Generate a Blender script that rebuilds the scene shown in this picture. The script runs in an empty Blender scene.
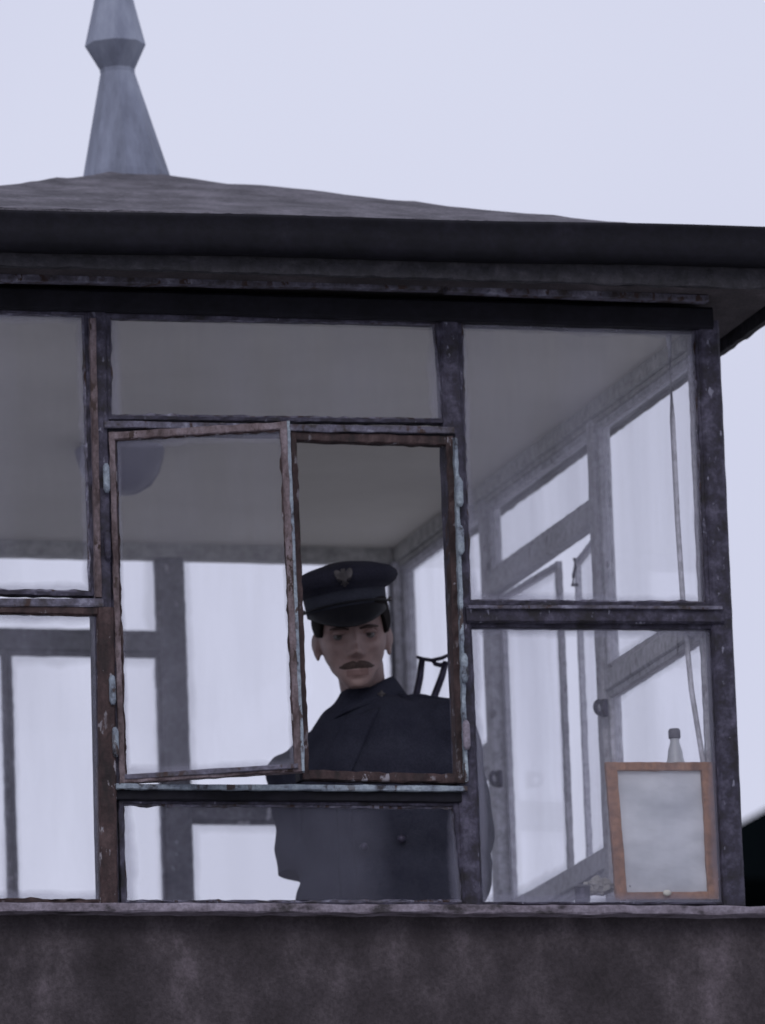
import bpy, bmesh, math, random
from mathutils import Vector, Matrix, noise
from mathutils.bvhtree import BVHTree
random.seed(7)
scene = bpy.context.scene
COL = scene.collection
V = Vector

# ------------------------------------------------------------------ camera
CAM = V((-5.953, -17.959, -3.098))
YAW, PITCH, ROLL, FPX = 0.2836, 0.2059, -0.0368, 9391.1
FWD = V((math.sin(YAW)*math.cos(PITCH), math.cos(YAW)*math.cos(PITCH), math.sin(PITCH)))
_R = V((math.cos(YAW), -math.sin(YAW), 0)); _U = _R.cross(FWD)
RGT = _R*math.cos(ROLL) + _U*math.sin(ROLL)
UPV = -_R*math.sin(ROLL) + _U*math.cos(ROLL)
cd = bpy.data.cameras.new('camera'); cam = bpy.data.objects.new('camera', cd); COL.objects.link(cam)
m = Matrix.Identity(4)
for i in range(3):
    m[i][0], m[i][1], m[i][2], m[i][3] = RGT[i], UPV[i], -FWD[i], CAM[i]
cam.matrix_world = m
cd.sensor_fit = 'VERTICAL'; cd.sensor_height = 36; cd.sensor_width = 36*765/1024
cd.lens = FPX*36/1024
cd.clip_start = 0.5; cd.clip_end = 3000
cd.dof.use_dof = True; cd.dof.focus_distance = 18.3; cd.dof.aperture_fstop = 6.3
scene.camera = cam

# ------------------------------------------------------------------ world, sun, exposure
SUN_EL, SUN_AZ = math.radians(38), math.radians(200)
world = bpy.data.worlds.new('World'); scene.world = world; world.use_nodes = True
nt = world.node_tree; nt.nodes.clear()
out = nt.nodes.new('ShaderNodeOutputWorld'); bg = nt.nodes.new('ShaderNodeBackground')
sky = nt.nodes.new('ShaderNodeTexSky'); sky.sky_type = 'NISHITA'; sky.sun_disc = False
sky.sun_elevation = SUN_EL; sky.sun_rotation = SUN_AZ
sky.air_density = 1.0; sky.dust_density = 4.0; sky.ozone_density = 2.0
ntc = nt.nodes.new('ShaderNodeTexCoord'); nn = nt.nodes.new('ShaderNodeTexNoise'); nn.inputs['Scale'].default_value = 5.0
nn.inputs['Detail'].default_value = 3
cr = nt.nodes.new('ShaderNodeValToRGB')
cr.color_ramp.elements[0].position = .3; cr.color_ramp.elements[0].color = (6.3, 6.45, 8.2, 1)
cr.color_ramp.elements[1].position = .7; cr.color_ramp.elements[1].color = (7.7, 7.9, 9.3, 1)
mx = nt.nodes.new('ShaderNodeMixRGB'); mx.inputs[0].default_value = .93
nt.links.new(ntc.outputs['Generated'], nn.inputs['Vector']); nt.links.new(nn.outputs['Fac'], cr.inputs['Fac'])
nt.links.new(sky.outputs[0], mx.inputs[1]); nt.links.new(cr.outputs[0], mx.inputs[2])
nt.links.new(mx.outputs[0], bg.inputs[0]); bg.inputs[1].default_value = 0.1
nt.links.new(bg.outputs[0], out.inputs[0])
sl = bpy.data.lights.new('sun', 'SUN'); sun = bpy.data.objects.new('sun', sl); COL.objects.link(sun)
sl.energy = 0.9; sl.angle = math.radians(25); sl.color = (1, .97, .95)
sd = V((math.sin(SUN_AZ)*math.cos(SUN_EL), math.cos(SUN_AZ)*math.cos(SUN_EL), math.sin(SUN_EL)))
sun.rotation_euler = sd.to_track_quat('Z', 'Y').to_euler()
scene.view_settings.view_transform = 'Standard'; scene.view_settings.look = 'None'
scene.view_settings.exposure = 0.0; scene.view_settings.gamma = 1
try:
    scene.cycles.transparent_max_bounces = 32; scene.cycles.max_bounces = 10
except Exception: pass

# ------------------------------------------------------------------ helpers
def at(u, v, Y=0.0):
    d = FWD + RGT*((u-382)/FPX) - UPV*((v-512)/FPX)
    return CAM + d*((Y-CAM.y)/d.y)
def atx(u, v, X=0.0):
    d = FWD + RGT*((u-382)/FPX) - UPV*((v-512)/FPX)
    return CAM + d*((X-CAM.x)/d.x)

def mk(name, bm, mat, parent=None, smooth=False, local=False):
    me = bpy.data.meshes.new(name)
    if isinstance(bm, bmesh.types.BMesh):
        bmesh.ops.recalc_face_normals(bm, faces=bm.faces); bm.to_mesh(me); bm.free()
    else: me = bm
    o = bpy.data.objects.new(name, me); COL.objects.link(o)
    mats = mat if isinstance(mat, (list, tuple)) else [mat]
    for q in mats: me.materials.append(q)
    if parent is not None:
        o.parent = parent
        if not local and parent.get('root_loc') is not None:
            o.matrix_parent_inverse = Matrix.Translation(-V(parent['root_loc']))
    if smooth:
        for p in me.polygons: p.use_smooth = True
    return o
def thing(name, label, cat, loc, group=None):
    o = bpy.data.objects.new(name, None); COL.objects.link(o); o.location = loc
    o.empty_display_size = .2
    o['label'] = label; o['category'] = cat; o['root_loc'] = list(loc)
    if group: o['group'] = group
    return o

def bar(bm, a, b, wd, dd, w, d, jit=.0005, seg=.05, ch=.12, d_off=0.0):
    """chamfered bar from a to b; wd/dd unit vectors of width and depth; extends depth d from line (outer face on line)"""
    a, b = V(a), V(b); wd, dd = V(wd).normalized(), V(dd).normalized()
    L = (b-a).length; n = max(2, int(L/seg)); c = min(w, d)*ch
    sec = [(-w/2+c, 0), (w/2-c, 0), (w/2, c), (w/2, d-c), (w/2-c, d), (-w/2+c, d), (-w/2, d-c), (-w/2, c)]
    rings = []
    for i in range(n+1):
        p = a.lerp(b, i/n); r = []
        for (x, y) in sec:
            j = V((random.gauss(0, jit), random.gauss(0, jit), random.gauss(0, jit))) if 0 < i < n else V((0, 0, 0))
            r.append(bm.verts.new(p + wd*x + dd*(y+d_off) + j))
        rings.append(r)
    for i in range(n):
        for k in range(8):
            bm.faces.new((rings[i][k], rings[i][(k+1) % 8], rings[i+1][(k+1) % 8], rings[i+1][k]))
    bm.faces.new(rings[0][::-1]); bm.faces.new(rings[-1])

def box(bm, lo, hi):
    v = [bm.verts.new((x, y, z)) for z in (lo[2], hi[2]) for y in (lo[1], hi[1]) for x in (lo[0], hi[0])]
    for f in ((0, 1, 3, 2), (4, 6, 7, 5), (0, 4, 5, 1), (2, 3, 7, 6), (0, 2, 6, 4), (1, 5, 7, 3)):
        bm.faces.new([v[i] for i in f])
def tube(bm, pts, r, n=8, caps=True):
    pts = [V(p) for p in pts]; rings = []
    rs = r if isinstance(r, (list, tuple)) else [r]*len(pts)
    for i, p in enumerate(pts):
        t = (pts[min(i+1, len(pts)-1)] - pts[max(i-1, 0)]).normalized()
        q = t.to_track_quat('Z', 'Y')
        rings.append([bm.verts.new(p + q @ V((math.cos(2*math.pi*k/n)*rs[i], math.sin(2*math.pi*k/n)*rs[i], 0))) for k in range(n)])
    for i in range(len(pts)-1):
        for k in range(n):
            bm.faces.new((rings[i][k], rings[i][(k+1) % n], rings[i+1][(k+1) % n], rings[i+1][k]))
    if caps: bm.faces.new(rings[0][::-1]); bm.faces.new(rings[-1])
def ring_torus(bm, c, nrm, R, r, n=16, k=6):
    q = V(nrm).to_track_quat('Z', 'Y'); g = []
    for i in range(n):
        a = 2*math.pi*i/n; row = []
        for j in range(k):
            b = 2*math.pi*j/k
            row.append(bm.verts.new(V(c) + q @ V(((R+r*math.cos(b))*math.cos(a), (R+r*math.cos(b))*math.sin(a), r*math.sin(b)))))
        g.append(row)
    for i in range(n):
        for j in range(k):
            bm.faces.new((g[i][j], g[(i+1) % n][j], g[(i+1) % n][(j+1) % k], g[i][(j+1) % k]))
def lathe(bm, c, prof, n=20, rot=0, axis=None):
    q = V(axis).to_track_quat('Z', 'Y') if axis else None
    g = []
    for (r, z) in prof:
        row = []
        for k in range(n):
            a = rot + 2*math.pi*k/n; p = V((r*math.cos(a), r*math.sin(a), z))
            row.append(bm.verts.new(V(c) + (q @ p if q else p)))
        g.append(row)
    for i in range(len(prof)-1):
        for k in range(n):
            bm.faces.new((g[i][k], g[i][(k+1) % n], g[i+1][(k+1) % n], g[i+1][k]))
    bm.faces.new(g[0][::-1]); bm.faces.new(g[-1])

# ------------------------------------------------------------------ materials
def nmat(name):
    mt = bpy.data.materials.new(name); mt.use_nodes = True
    t = mt.node_tree; b = t.nodes['Principled BSDF']
    return mt, t, b
def tex(t, scale, detail=6, rough=.6, stretch=None):
    tc = t.nodes.new('ShaderNodeTexCoord'); n = t.nodes.new('ShaderNodeTexNoise')
    n.inputs['Scale'].default_value = scale; n.inputs['Detail'].default_value = detail; n.inputs['Roughness'].default_value = rough
    if stretch:
        mp = t.nodes.new('ShaderNodeMapping'); mp.inputs['Scale'].default_value = stretch
        t.links.new(tc.outputs['Object'], mp.inputs[0]); t.links.new(mp.outputs[0], n.inputs['Vector'])
    else: t.links.new(tc.outputs['Object'], n.inputs['Vector'])
    return n
def ramp(t, src, stops):
    r = t.nodes.new('ShaderNodeValToRGB'); e = r.color_ramp.elements
    e[0].position, e[0].color = stops[0][0], (*stops[0][1], 1)
    e[1].position, e[1].color = stops[-1][0], (*stops[-1][1], 1)
    for p, c in stops[1:-1]:
        x = e.new(p); x.color = (*c, 1)
    t.links.new(src, r.inputs['Fac']); return r
def bump(t, b, src, strength=.4, dist=.003):
    n = t.nodes.new('ShaderNodeBump'); n.inputs['Strength'].default_value = strength; n.inputs['Distance'].default_value = dist
    t.links.new(src, n.inputs['Height']); t.links.new(n.outputs[0], b.inputs['Normal'])
def noisy(name, stops, scale=30, rough=.7, detail=8, bstr=.4, bdist=.002, stretch=None, metal=0, spec=.4, fine=None, flake=None):
    mt, t, b = nmat(name)
    n = tex(t, scale, detail, .65, stretch); r = ramp(t, n.outputs['Fac'], stops)
    src = r.outputs[0]
    if fine:
        n2 = tex(t, fine, 4, .7); r2 = ramp(t, n2.outputs['Fac'], [(.35, (.72, .72, .72)), (.65, (1.25, 1.25, 1.25))])
        mm = t.nodes.new('ShaderNodeMixRGB'); mm.blend_type = 'MULTIPLY'; mm.inputs[0].default_value = 1
        t.links.new(src, mm.inputs[1]); t.links.new(r2.outputs[0], mm.inputs[2]); src = mm.outputs[0]
        bump(t, b, n2.outputs['Fac'], bstr, bdist)
    else: bump(t, b, n.outputs['Fac'], bstr, bdist)
    if flake:     # chips of another paint coat showing, sharp-edged
        fc, fs, th = flake
        nf = tex(t, fs, 5, .62, (1, 1, .45)); rf = ramp(t, nf.outputs['Fac'], [(th, (0, 0, 0)), (th+.025, (1, 1, 1))])
        nv = tex(t, fs*.22, 2, .5); rv = ramp(t, nv.outputs['Fac'], [(.42, (0, 0, 0)), (.55, (1, 1, 1))])
        mu = t.nodes.new('ShaderNodeMath'); mu.operation = 'MULTIPLY'; t.links.new(rf.outputs[0], mu.inputs[0]); t.links.new(rv.outputs[0], mu.inputs[1])
        mf = t.nodes.new('ShaderNodeMixRGB'); t.links.new(mu.outputs[0], mf.inputs[0]); t.links.new(src, mf.inputs[1]); mf.inputs[2].default_value = (*fc, 1); src = mf.outputs[0]
    t.links.new(src, b.inputs['Base Color'])
    b.inputs['Roughness'].default_value = rough; b.inputs['Metallic'].default_value = metal
    b.inputs['Specular IOR Level'].default_value = spec
    return mt
LILAC = noisy('peeling_lilac_paint', [(.36, (.035, .028, .03)), (.45, (.075, .07, .095)), (.56, (.11, .105, .15)), (.68, (.24, .24, .31))], 26, fine=160, bstr=.6, flake=((.04, .022, .02), 55, .56))
LILACD = noisy('dark_lilac_paint', [(.36, (.010, .008, .012)), (.5, (.026, .023, .042)), (.66, (.075, .07, .108))], 22, fine=140, bstr=.6, flake=((.18, .18, .24), 75, .64))
BROWN = noisy('rotten_red_brown_wood', [(.34, (.010, .005, .006)), (.5, (.030, .015, .016)), (.66, (.06, .036, .037))], 34, fine=120, bstr=.8, stretch=(1, 1, .35), flake=((.22, .21, .24), 50, .59))
BROWNL = noisy('weathered_lilac_brown_paint', [(.34, (.045, .028, .03)), (.5, (.12, .09, .10)), (.66, (.2, .165, .19))], 30, fine=120, bstr=.8, stretch=(1, 1, .4), flake=((.035, .02, .018), 55, .56))
PALE = noisy('pale_blue_flaking_paint', [(.36, (.03, .028, .035)), (.44, (.17, .2, .25)), (.62, (.27, .32, .37))], 24, fine=150, bstr=.6, flake=((.05, .035, .035), 45, .56))
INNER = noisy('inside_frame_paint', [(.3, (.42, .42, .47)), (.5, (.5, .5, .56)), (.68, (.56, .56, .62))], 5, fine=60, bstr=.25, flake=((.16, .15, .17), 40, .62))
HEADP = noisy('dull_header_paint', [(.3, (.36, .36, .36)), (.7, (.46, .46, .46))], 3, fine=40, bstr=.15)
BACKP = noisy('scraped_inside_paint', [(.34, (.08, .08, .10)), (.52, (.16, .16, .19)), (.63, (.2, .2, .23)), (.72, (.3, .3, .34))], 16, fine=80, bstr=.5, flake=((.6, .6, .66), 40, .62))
TARBLACK = noisy('black_painted_fascia', [(.35, (.003, .003, .006)), (.6, (.007, .0065, .012)), (.75, (.015, .014, .022))], 9, fine=60, bstr=.5, spec=.2)
TARROUGH = noisy('rough_tarred_board', [(.35, (.008, .008, .012)), (.55, (.022, .021, .029)), (.7, (.045, .042, .052))], 30, fine=90, bstr=1, bdist=.006)
FELT = noisy('mineral_roofing_felt', [(.3, (.05, .047, .058)), (.5, (.10, .094, .112)), (.7, (.17, .16, .19))], 9, rough=.95, fine=90, bstr=1, bdist=.008)
ZINC = noisy('weathered_zinc', [(.3, (.10, .11, .15)), (.5, (.2, .22, .29)), (.7, (.32, .35, .43))], 7, rough=.55, metal=.4, stretch=(1.6, 1.6, .35), bstr=.15)
CEIL = noisy('stained_cream_ceiling', [(.3, (.62, .60, .56)), (.6, (.70, .68, .64)), (.75, (.74, .72, .69))], 1.6, fine=None, bstr=.05)
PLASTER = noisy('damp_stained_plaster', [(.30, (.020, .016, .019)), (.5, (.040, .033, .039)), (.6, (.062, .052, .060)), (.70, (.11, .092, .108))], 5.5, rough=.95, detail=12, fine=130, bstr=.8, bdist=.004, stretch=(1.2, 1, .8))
SILLM = noisy('flaking_sill_paint', [(.36, (.03, .025, .03)), (.45, (.14, .12, .15)), (.62, (.24, .215, .265)), (.75, (.34, .31, .37))], 20, fine=110, bstr=.7, stretch=(.5, 1, 1))
FLOORM = noisy('worn_floor_boards', [(.3, (.45, .42, .38)), (.7, (.55, .52, .47))], 5)
GROUNDM = noisy('pale_bounce_yard', [(.3, (.30, .295, .285)), (.55, (.38, .375, .365)), (.75, (.43, .425, .41))], .6, fine=12)  # unseen ground, kept pale to bounce light up onto the booth ceiling
COATM = noisy('navy_wool', [(.3, (.020, .021, .036)), (.7, (.034, .036, .055))], 14, rough=.95, fine=300, bstr=.5, spec=.15)
CAPM = noisy('navy_cap_cloth', [(.3, (.018, .018, .031)), (.7, (.03, .03, .046))], 20, rough=.9, fine=300, bstr=.4, spec=.2)
BANDM = noisy('cap_band_cloth', [(.3, (.018, .02, .033)), (.7, (.03, .033, .05))], 20, rough=.9, fine=300, bstr=.4)
VISORM = noisy('black_visor_leather', [(.3, (.006, .006, .009)), (.7, (.012, .012, .016))], 20, rough=.6, spec=.2)
SILVER = noisy('dull_silver_badge', [(.3, (.06, .055, .06)), (.7, (.13, .12, .125))], 60, rough=.5, metal=.4)
HAIRM = noisy('dark_brown_hair', [(.3, (.006, .005, .005)), (.7, (.016, .012, .012))], 60, rough=.8, stretch=(3, 3, .5), bstr=1, bdist=.004, spec=.1)
STACHE = noisy('moustache_hair', [(.3, (.028, .016, .014)), (.7, (.07, .043, .037))], 120, rough=.7, stretch=(3, 1, 1), bstr=1)
IRON = noisy('dark_blued_steel', [(.3, (.018, .015, .03)), (.7, (.05, .045, .08))], 30, rough=.45, metal=.5)
WOODF = noisy('orange_varnished_wood', [(.3, (.17, .08, .045)), (.5, (.28, .145, .085)), (.7, (.36, .2, .125))], 12, rough=.6, fine=70, stretch=(2, 2, .6))
WOODR = noisy('red_brown_board', [(.3, (.07, .03, .022)), (.7, (.17, .085, .06))], 14, fine=70)
CLOTHM = noisy('cream_paper', [(.3, (.3, .29, .27)), (.7, (.5, .49, .46))], 25, rough=.9)
GREYB = noisy('grey_plastic', [(.3, (.09, .09, .11)), (.7, (.16, .16, .19))], 20)
LAMPM = noisy('smoky_lamp_bowl', [(.3, (.14, .14, .22)), (.7, (.2, .2, .29))], 10, rough=.3)
BOTTLEM = noisy('dusty_bottle', [(.3, (.4, .42, .45)), (.7, (.6, .62, .66))], 30, rough=.35)
TROUS = noisy('trouser_cloth', [(.3, (.012, .012, .02)), (.7, (.02, .02, .03))], 20)
BOOTM = noisy('black_boot_leather', [(.3, (.008, .008, .008)), (.7, (.02, .02, .02))], 20, rough=.4)
LIPM = noisy('lip_skin', [(.3, (.19, .115, .105)), (.7, (.23, .145, .135))], 60)
EYEW = noisy('eye_white', [(.3, (.085, .075, .075)), (.7, (.11, .1, .1))], 60, rough=.2)
EYED = noisy('eye_iris', [(.3, (.02, .015, .012)), (.7, (.04, .03, .025))], 60, rough=.1)
ROOFD = noisy('dark_roof_tiles', [(.3, (.002, .003, .004)), (.7, (.004, .006, .007))], 3, spec=0, rough=1)
def skinmat():
    mt, t, b = nmat('weathered_skin')
    n = tex(t, 18, 5); r = ramp(t, n.outputs['Fac'], [(.3, (.19, .12, .112)), (.55, (.28, .19, .175)), (.75, (.34, .235, .215))])
    t.links.new(r.outputs[0], b.inputs['Base Color']); b.inputs['Roughness'].default_value = .55
    b.inputs['Subsurface Weight'].default_value = .08; b.inputs['Subsurface Radius'].default_value = (.01, .004, .002)
    n2 = tex(t, 350, 3); bump(t, b, n2.outputs['Fac'], .25, .001); return mt
SKIN = skinmat()
def papermat():
    mt, t, b = nmat('wrinkled_grey_paper')
    n = tex(t, 7, 4, .5, (1, 1, 1.8)); r = ramp(t, n.outputs['Fac'], [(.3, (.42, .44, .48)), (.55, (.6, .62, .66)), (.75, (.7, .72, .76))])
    vo = t.nodes.new('ShaderNodeTexVoronoi'); vo.inputs['Scale'].default_value = 34
    tc = t.nodes.new('ShaderNodeTexCoord'); t.links.new(tc.outputs['Object'], vo.inputs['Vector'])
    r2 = ramp(t, vo.outputs['Distance'], [(.045, (.25, .25, .27)), (.11, (1, 1, 1))])
    mm = t.nodes.new('ShaderNodeMixRGB'); mm.blend_type = 'MULTIPLY'
    n3 = tex(t, 9, 2); r3 = ramp(t, n3.outputs['Fac'], [(.52, (0, 0, 0)), (.6, (1, 1, 1))])
    t.links.new(r3.outputs[0], mm.inputs[0])
    t.links.new(r.outputs[0], mm.inputs[1]); t.links.new(r2.outputs[0], mm.inputs[2]); t.links.new(mm.outputs[0], b.inputs['Base Color'])
    b.inputs['Roughness'].default_value = .85; bump(t, b, n.outputs['Fac'], .7, .01); return mt
PAPER = papermat()

def glass(name, ax, base=.02, edge=.25, blot=.12, refl=1.0, seed=0.0, tint=(.985, .985, .99), painted_sheen=None):
    """thin dusty window pane: see-through, fresnel reflection and a film of dirt, thicker by the putty, with painted reflections"""
    mt = bpy.data.materials.new(name); mt.use_nodes = True; t = mt.node_tree; t.nodes.clear()
    N = t.nodes.new; Lk = t.links.new
    o = N('ShaderNodeOutputMaterial'); tr = N('ShaderNodeBsdfTransparent'); tr.inputs[0].default_value = (*tint, 1)
    gl = N('ShaderNodeBsdfGlossy'); gl.inputs['Roughness'].default_value = .03; gl.inputs[0].default_value = (.95, .95, 1, 1)
    fr = N('ShaderNodeFresnel'); fr.inputs[0].default_value = 1.45
    fm = N('ShaderNodeMath'); fm.operation = 'MULTIPLY'; fm.inputs[1].default_value = refl; Lk(fr.outputs[0], fm.inputs[0])
    m1 = N('ShaderNodeMixShader'); Lk(fm.outputs[0], m1.inputs[0]); Lk(tr.outputs[0], m1.inputs[1]); Lk(gl.outputs[0], m1.inputs[2])
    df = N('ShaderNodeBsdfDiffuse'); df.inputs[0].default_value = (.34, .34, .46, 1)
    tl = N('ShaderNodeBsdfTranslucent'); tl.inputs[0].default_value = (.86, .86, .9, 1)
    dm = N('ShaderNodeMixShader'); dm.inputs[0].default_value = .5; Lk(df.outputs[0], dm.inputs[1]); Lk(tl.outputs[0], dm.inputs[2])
    tc = N('ShaderNodeTexCoord'); sp = N('ShaderNodeSeparateXYZ'); Lk(tc.outputs['Generated'], sp.inputs[0])
    def math_(op, a, b=None):
        q = N('ShaderNodeMath'); q.operation = op
        for i, s in enumerate((a, b)):
            if s is None: continue
            if isinstance(s, (int, float)): q.inputs[i].default_value = s
            else: Lk(s, q.inputs[i])
        return q.outputs[0]
    h = sp.outputs[ax]; z = sp.outputs[2]
    nz = N('ShaderNodeTexNoise'); nz.inputs['Scale'].default_value = 14; nz.inputs['Detail'].default_value = 6; nz.noise_dimensions = '4D'
    nz.inputs['W'].default_value = seed; Lk(tc.outputs['Object'], nz.inputs['Vector'])
    e = math_('MINIMUM', math_('MINIMUM', h, math_('SUBTRACT', 1.0, h)), math_('MINIMUM', z, math_('SUBTRACT', 1.0, z)))
    e = math_('SUBTRACT', e, math_('MULTIPLY', nz.outputs['Fac'], .05))
    mr = N('ShaderNodeMapRange'); mr.inputs['From Min'].default_value = -.005; mr.inputs['From Max'].default_value = .02
    mr.inputs['To Min'].default_value = edge; mr.inputs['To Max'].default_value = 0; Lk(e, mr.inputs['Value'])
    nb = N('ShaderNodeTexNoise'); nb.inputs['Scale'].default_value = 3.5; nb.inputs['Detail'].default_value = 7; nb.noise_dimensions = '4D'; nb.inputs['W'].default_value = seed+3.1
    mp = N('ShaderNodeMapping'); mp.inputs['Scale'].default_value = (2.2, 2.2, .35); Lk(tc.outputs['Object'], mp.inputs[0]); Lk(mp.outputs[0], nb.inputs['Vector'])
    mb = N('ShaderNodeMapRange'); mb.inputs['From Min'].default_value = .42; mb.inputs['From Max'].default_value = .75
    mb.inputs['To Min'].default_value = base; mb.inputs['To Max'].default_value = base+blot; Lk(nb.outputs['Fac'], mb.inputs['Value'])  # streaky dirt film; on the front panes it also paints in reflections
    # tiny spatter
    vo = N('ShaderNodeTexVoronoi'); vo.inputs['Scale'].default_value = 45; Lk(tc.outputs['Object'], vo.inputs['Vector'])
    vs = N('ShaderNodeMapRange'); vs.inputs['From Min'].default_value = .03; vs.inputs['From Max'].default_value = .07
    vs.inputs['To Min'].default_value = .12; vs.inputs['To Max'].default_value = 0; Lk(vo.outputs['Distance'], vs.inputs['Value'])
    f = math_('ADD', math_('ADD', mr.outputs[0], mb.outputs[0]), vs.outputs[0])
    if painted_sheen:   # sky reflection painted as haze over part of the pane, with a soft edge
        w0, w1, am = painted_sheen
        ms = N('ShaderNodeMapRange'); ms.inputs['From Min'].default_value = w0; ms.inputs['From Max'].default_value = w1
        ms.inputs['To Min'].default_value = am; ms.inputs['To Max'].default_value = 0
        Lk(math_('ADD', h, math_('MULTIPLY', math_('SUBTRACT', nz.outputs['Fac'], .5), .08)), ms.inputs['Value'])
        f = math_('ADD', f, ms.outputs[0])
    f = math_('MINIMUM', f, .8)
    m2 = N('ShaderNodeMixShader'); Lk(f, m2.inputs[0]); Lk(m1.outputs[0], m2.inputs[1]); Lk(dm.outputs[0], m2.inputs[2])
    Lk(m2.outputs[0], o.inputs[0]); return mt
GLX = [glass('dusty_pane_front_sheen_%d' % i, 0, seed=i*5.0, base=.025, blot=.11, refl=.5) for i in range(3)]
GLR = glass('hazy_pane_right_sheen', 0, seed=9.0, base=.045, blot=.16, refl=.5)  # stronger haze and streaks paint in the reflections of the right bay
GLSHEEN = glass('dusty_pane_low_sheen', 0, seed=2.0, base=.001, blot=.006, refl=.05, painted_sheen=(.70, .80, .085))  # left part hazed as a painted sky reflection, true reflection turned down
GLY = [glass('dusty_pane_side_%d' % i, 1, seed=20+i*5.0, base=.02, blot=.10, edge=.2, refl=.12) for i in range(2)]
GLB = [glass('dusty_pane_back_%d' % i, 0, seed=50+i*5.0, base=.008, blot=.02, edge=.15, refl=.5) for i in range(2)]

# ------------------------------------------------------------------ ground
GZ = -4.70
bm = bmesh.new()
NG = 24
gv = [[bm.verts.new((x, y, GZ)) for x in [(-1 if i < NG/2 else 1)*(abs(i-NG/2)/(NG/2))**3*1500 for i in range(NG+1)]] for y in [(-1 if j < NG/2 else 1)*(abs(j-NG/2)/(NG/2))**3*1500 for j in range(NG+1)]]
for j in range(NG):
    for i in range(NG): bm.faces.new((gv[j][i], gv[j][i+1], gv[j+1][i+1], gv[j+1][i]))
g = mk('unseen_bounce_ground', bm, GROUNDM); g['kind'] = 'structure'

# ------------------------------------------------------------------ booth dimensions (metres)
XR, XL0 = 0.0, -1.87           # outer faces
YB = 2.268; Y2, Y3 = .729, 1.549
XC, XM = -.561, -1.311
ZL, ZC, ZT, ZH, ZCE = .606, .235, .981, 1.175, 1.207
CX, CY = (XR+XL0)/2, YB/2
booth = thing('guard_booth', 'glazed watch booth with peeling lilac frames and dark overhanging roof, guard inside', 'guard booth', (CX, CY, GZ))
X_, Y_, Z_ = V((1, 0, 0)), V((0, 1, 0)), V((0, 0, 1))

# tower shaft and wall below sill
bm = bmesh.new()
nx = 30
def plaster_box(bm, lo, hi, st=.12, j=.0012):
    box(bm, lo, hi)
    bmesh.ops.bevel(bm, geom=bm.edges[:], offset=.008, segments=2, affect='EDGES')
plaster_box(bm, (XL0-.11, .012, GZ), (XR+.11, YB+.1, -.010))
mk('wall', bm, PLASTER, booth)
bm = bmesh.new()
# sill ledge all round, front piece follows its slightly tilted line
a, b_ = at(-190, 902.5, -.035), at(772, 906.5, -.035)
a.x = XL0-.14; b_.x = XR+.14
bar(bm, V((a.x, -.035, a.z-.007)), V((b_.x, -.035, b_.z-.007)), Z_, Y_, .018, .12, jit=.0010, seg=.03)
o = mk('sill', bm, SILLM, booth)
for (p, q, dd) in (((XR+.14, .087, -.012), (XR+.14, YB+.12, -.012), -X_), ((XL0-.14, .087, -.012), (XL0-.14, YB+.12, -.012), X_), ((XL0-.018, YB+.12, -.012), (XR+.018, YB+.12, -.012), -Y_)):
    bm = bmesh.new(); bar(bm, p, q, Z_, dd, .024, .12, jit=.001); mk('sill', bm, SILLM, booth)
bm = bmesh.new(); box(bm, (XL0+.08, .1, -.98), (XR-.08, YB-.08, -.95)); mk('floor', bm, FLOORM, booth)

# ------------------------------------------------------------------ window building
def quadframe(bm, c, w, d, nrm, wl=None, jit=.0005, seg=.016):
    """frame of four bars inside corners c=[TL,TR,BR,BL]; nrm points inward (depth direction); wl=(left,top,right,bottom) widths"""
    TL, TR, BR, BL = [V(q) for q in c]; wl = wl or (w, w, w, w); nrm = V(nrm)
    hz = (TR-TL).normalized(); vt = (TL-BL).normalized(); hzb = (BR-BL).normalized(); vr = (TR-BR).normalized()
    bar(bm, BL+hzb*wl[0]/2, TL+hz*wl[0]/2, hz, nrm, wl[0], d, jit, seg=seg)
    bar(bm, BR-hzb*wl[2]/2, TR-hz*wl[2]/2, hz, nrm, wl[2], d, jit, seg=seg)
    bar(bm, TL+hz*(wl[0]-.001)-vt*wl[1]/2, TR-hz*(wl[2]-.001)-vr*wl[1]/2, vt, nrm, wl[1], d*.94, jit, d_off=d*.03, seg=seg)
    bar(bm, BL+hzb*(wl[0]-.001)+vt*wl[3]/2, BR-hzb*(wl[2]-.001)+vr*wl[3]/2, vt, nrm, wl[3], d*.94, jit, d_off=d*.03, seg=seg)
    i = [TL+hz*wl[0]*.7-vt*wl[1]*.7, TR-hz*wl[2]*.7-vr*wl[1]*.7, BR-hzb*wl[2]*.7+vr*wl[3]*.7, BL+hzb*wl[0]*.7+vt*wl[3]*.7]
    return i
def pane(c, nrm, mat, parent, off=.012):
    bm = bmesh.new(); nrm = V(nrm)
    f = [bm.verts.new(q+nrm*off) for q in c]; k = [bm.verts.new(q+nrm*(off+.003)) for q in c]
    bm.faces.new(f); bm.faces.new(k[::-1])
    for i in range(4): bm.faces.new((f[i], k[i], k[(i+1) % 4], f[(i+1) % 4]))
    return mk('pane', bm, mat, parent)
def putty(c, nrm, mat, parent, w=.006, off=.006):
    bm = bmesh.new(); quadframe(bm, c, w, .006, nrm, jit=.0014); 
    for v in bm.verts: v.co += V(nrm)*off
    return mk('putty', bm, mat, parent)
def window(c, nrm, fm, gm, w=.014, d=.03, wl=None, name='window', glz=True, pt=None):
    bm = bmesh.new(); i = quadframe(bm, c, w, d, nrm, wl)
    o = mk(name, bm, fm, booth)
    if glz: pane(i, nrm, gm, o)
    if pt: putty(i, nrm, pt, o)
    return o

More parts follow.
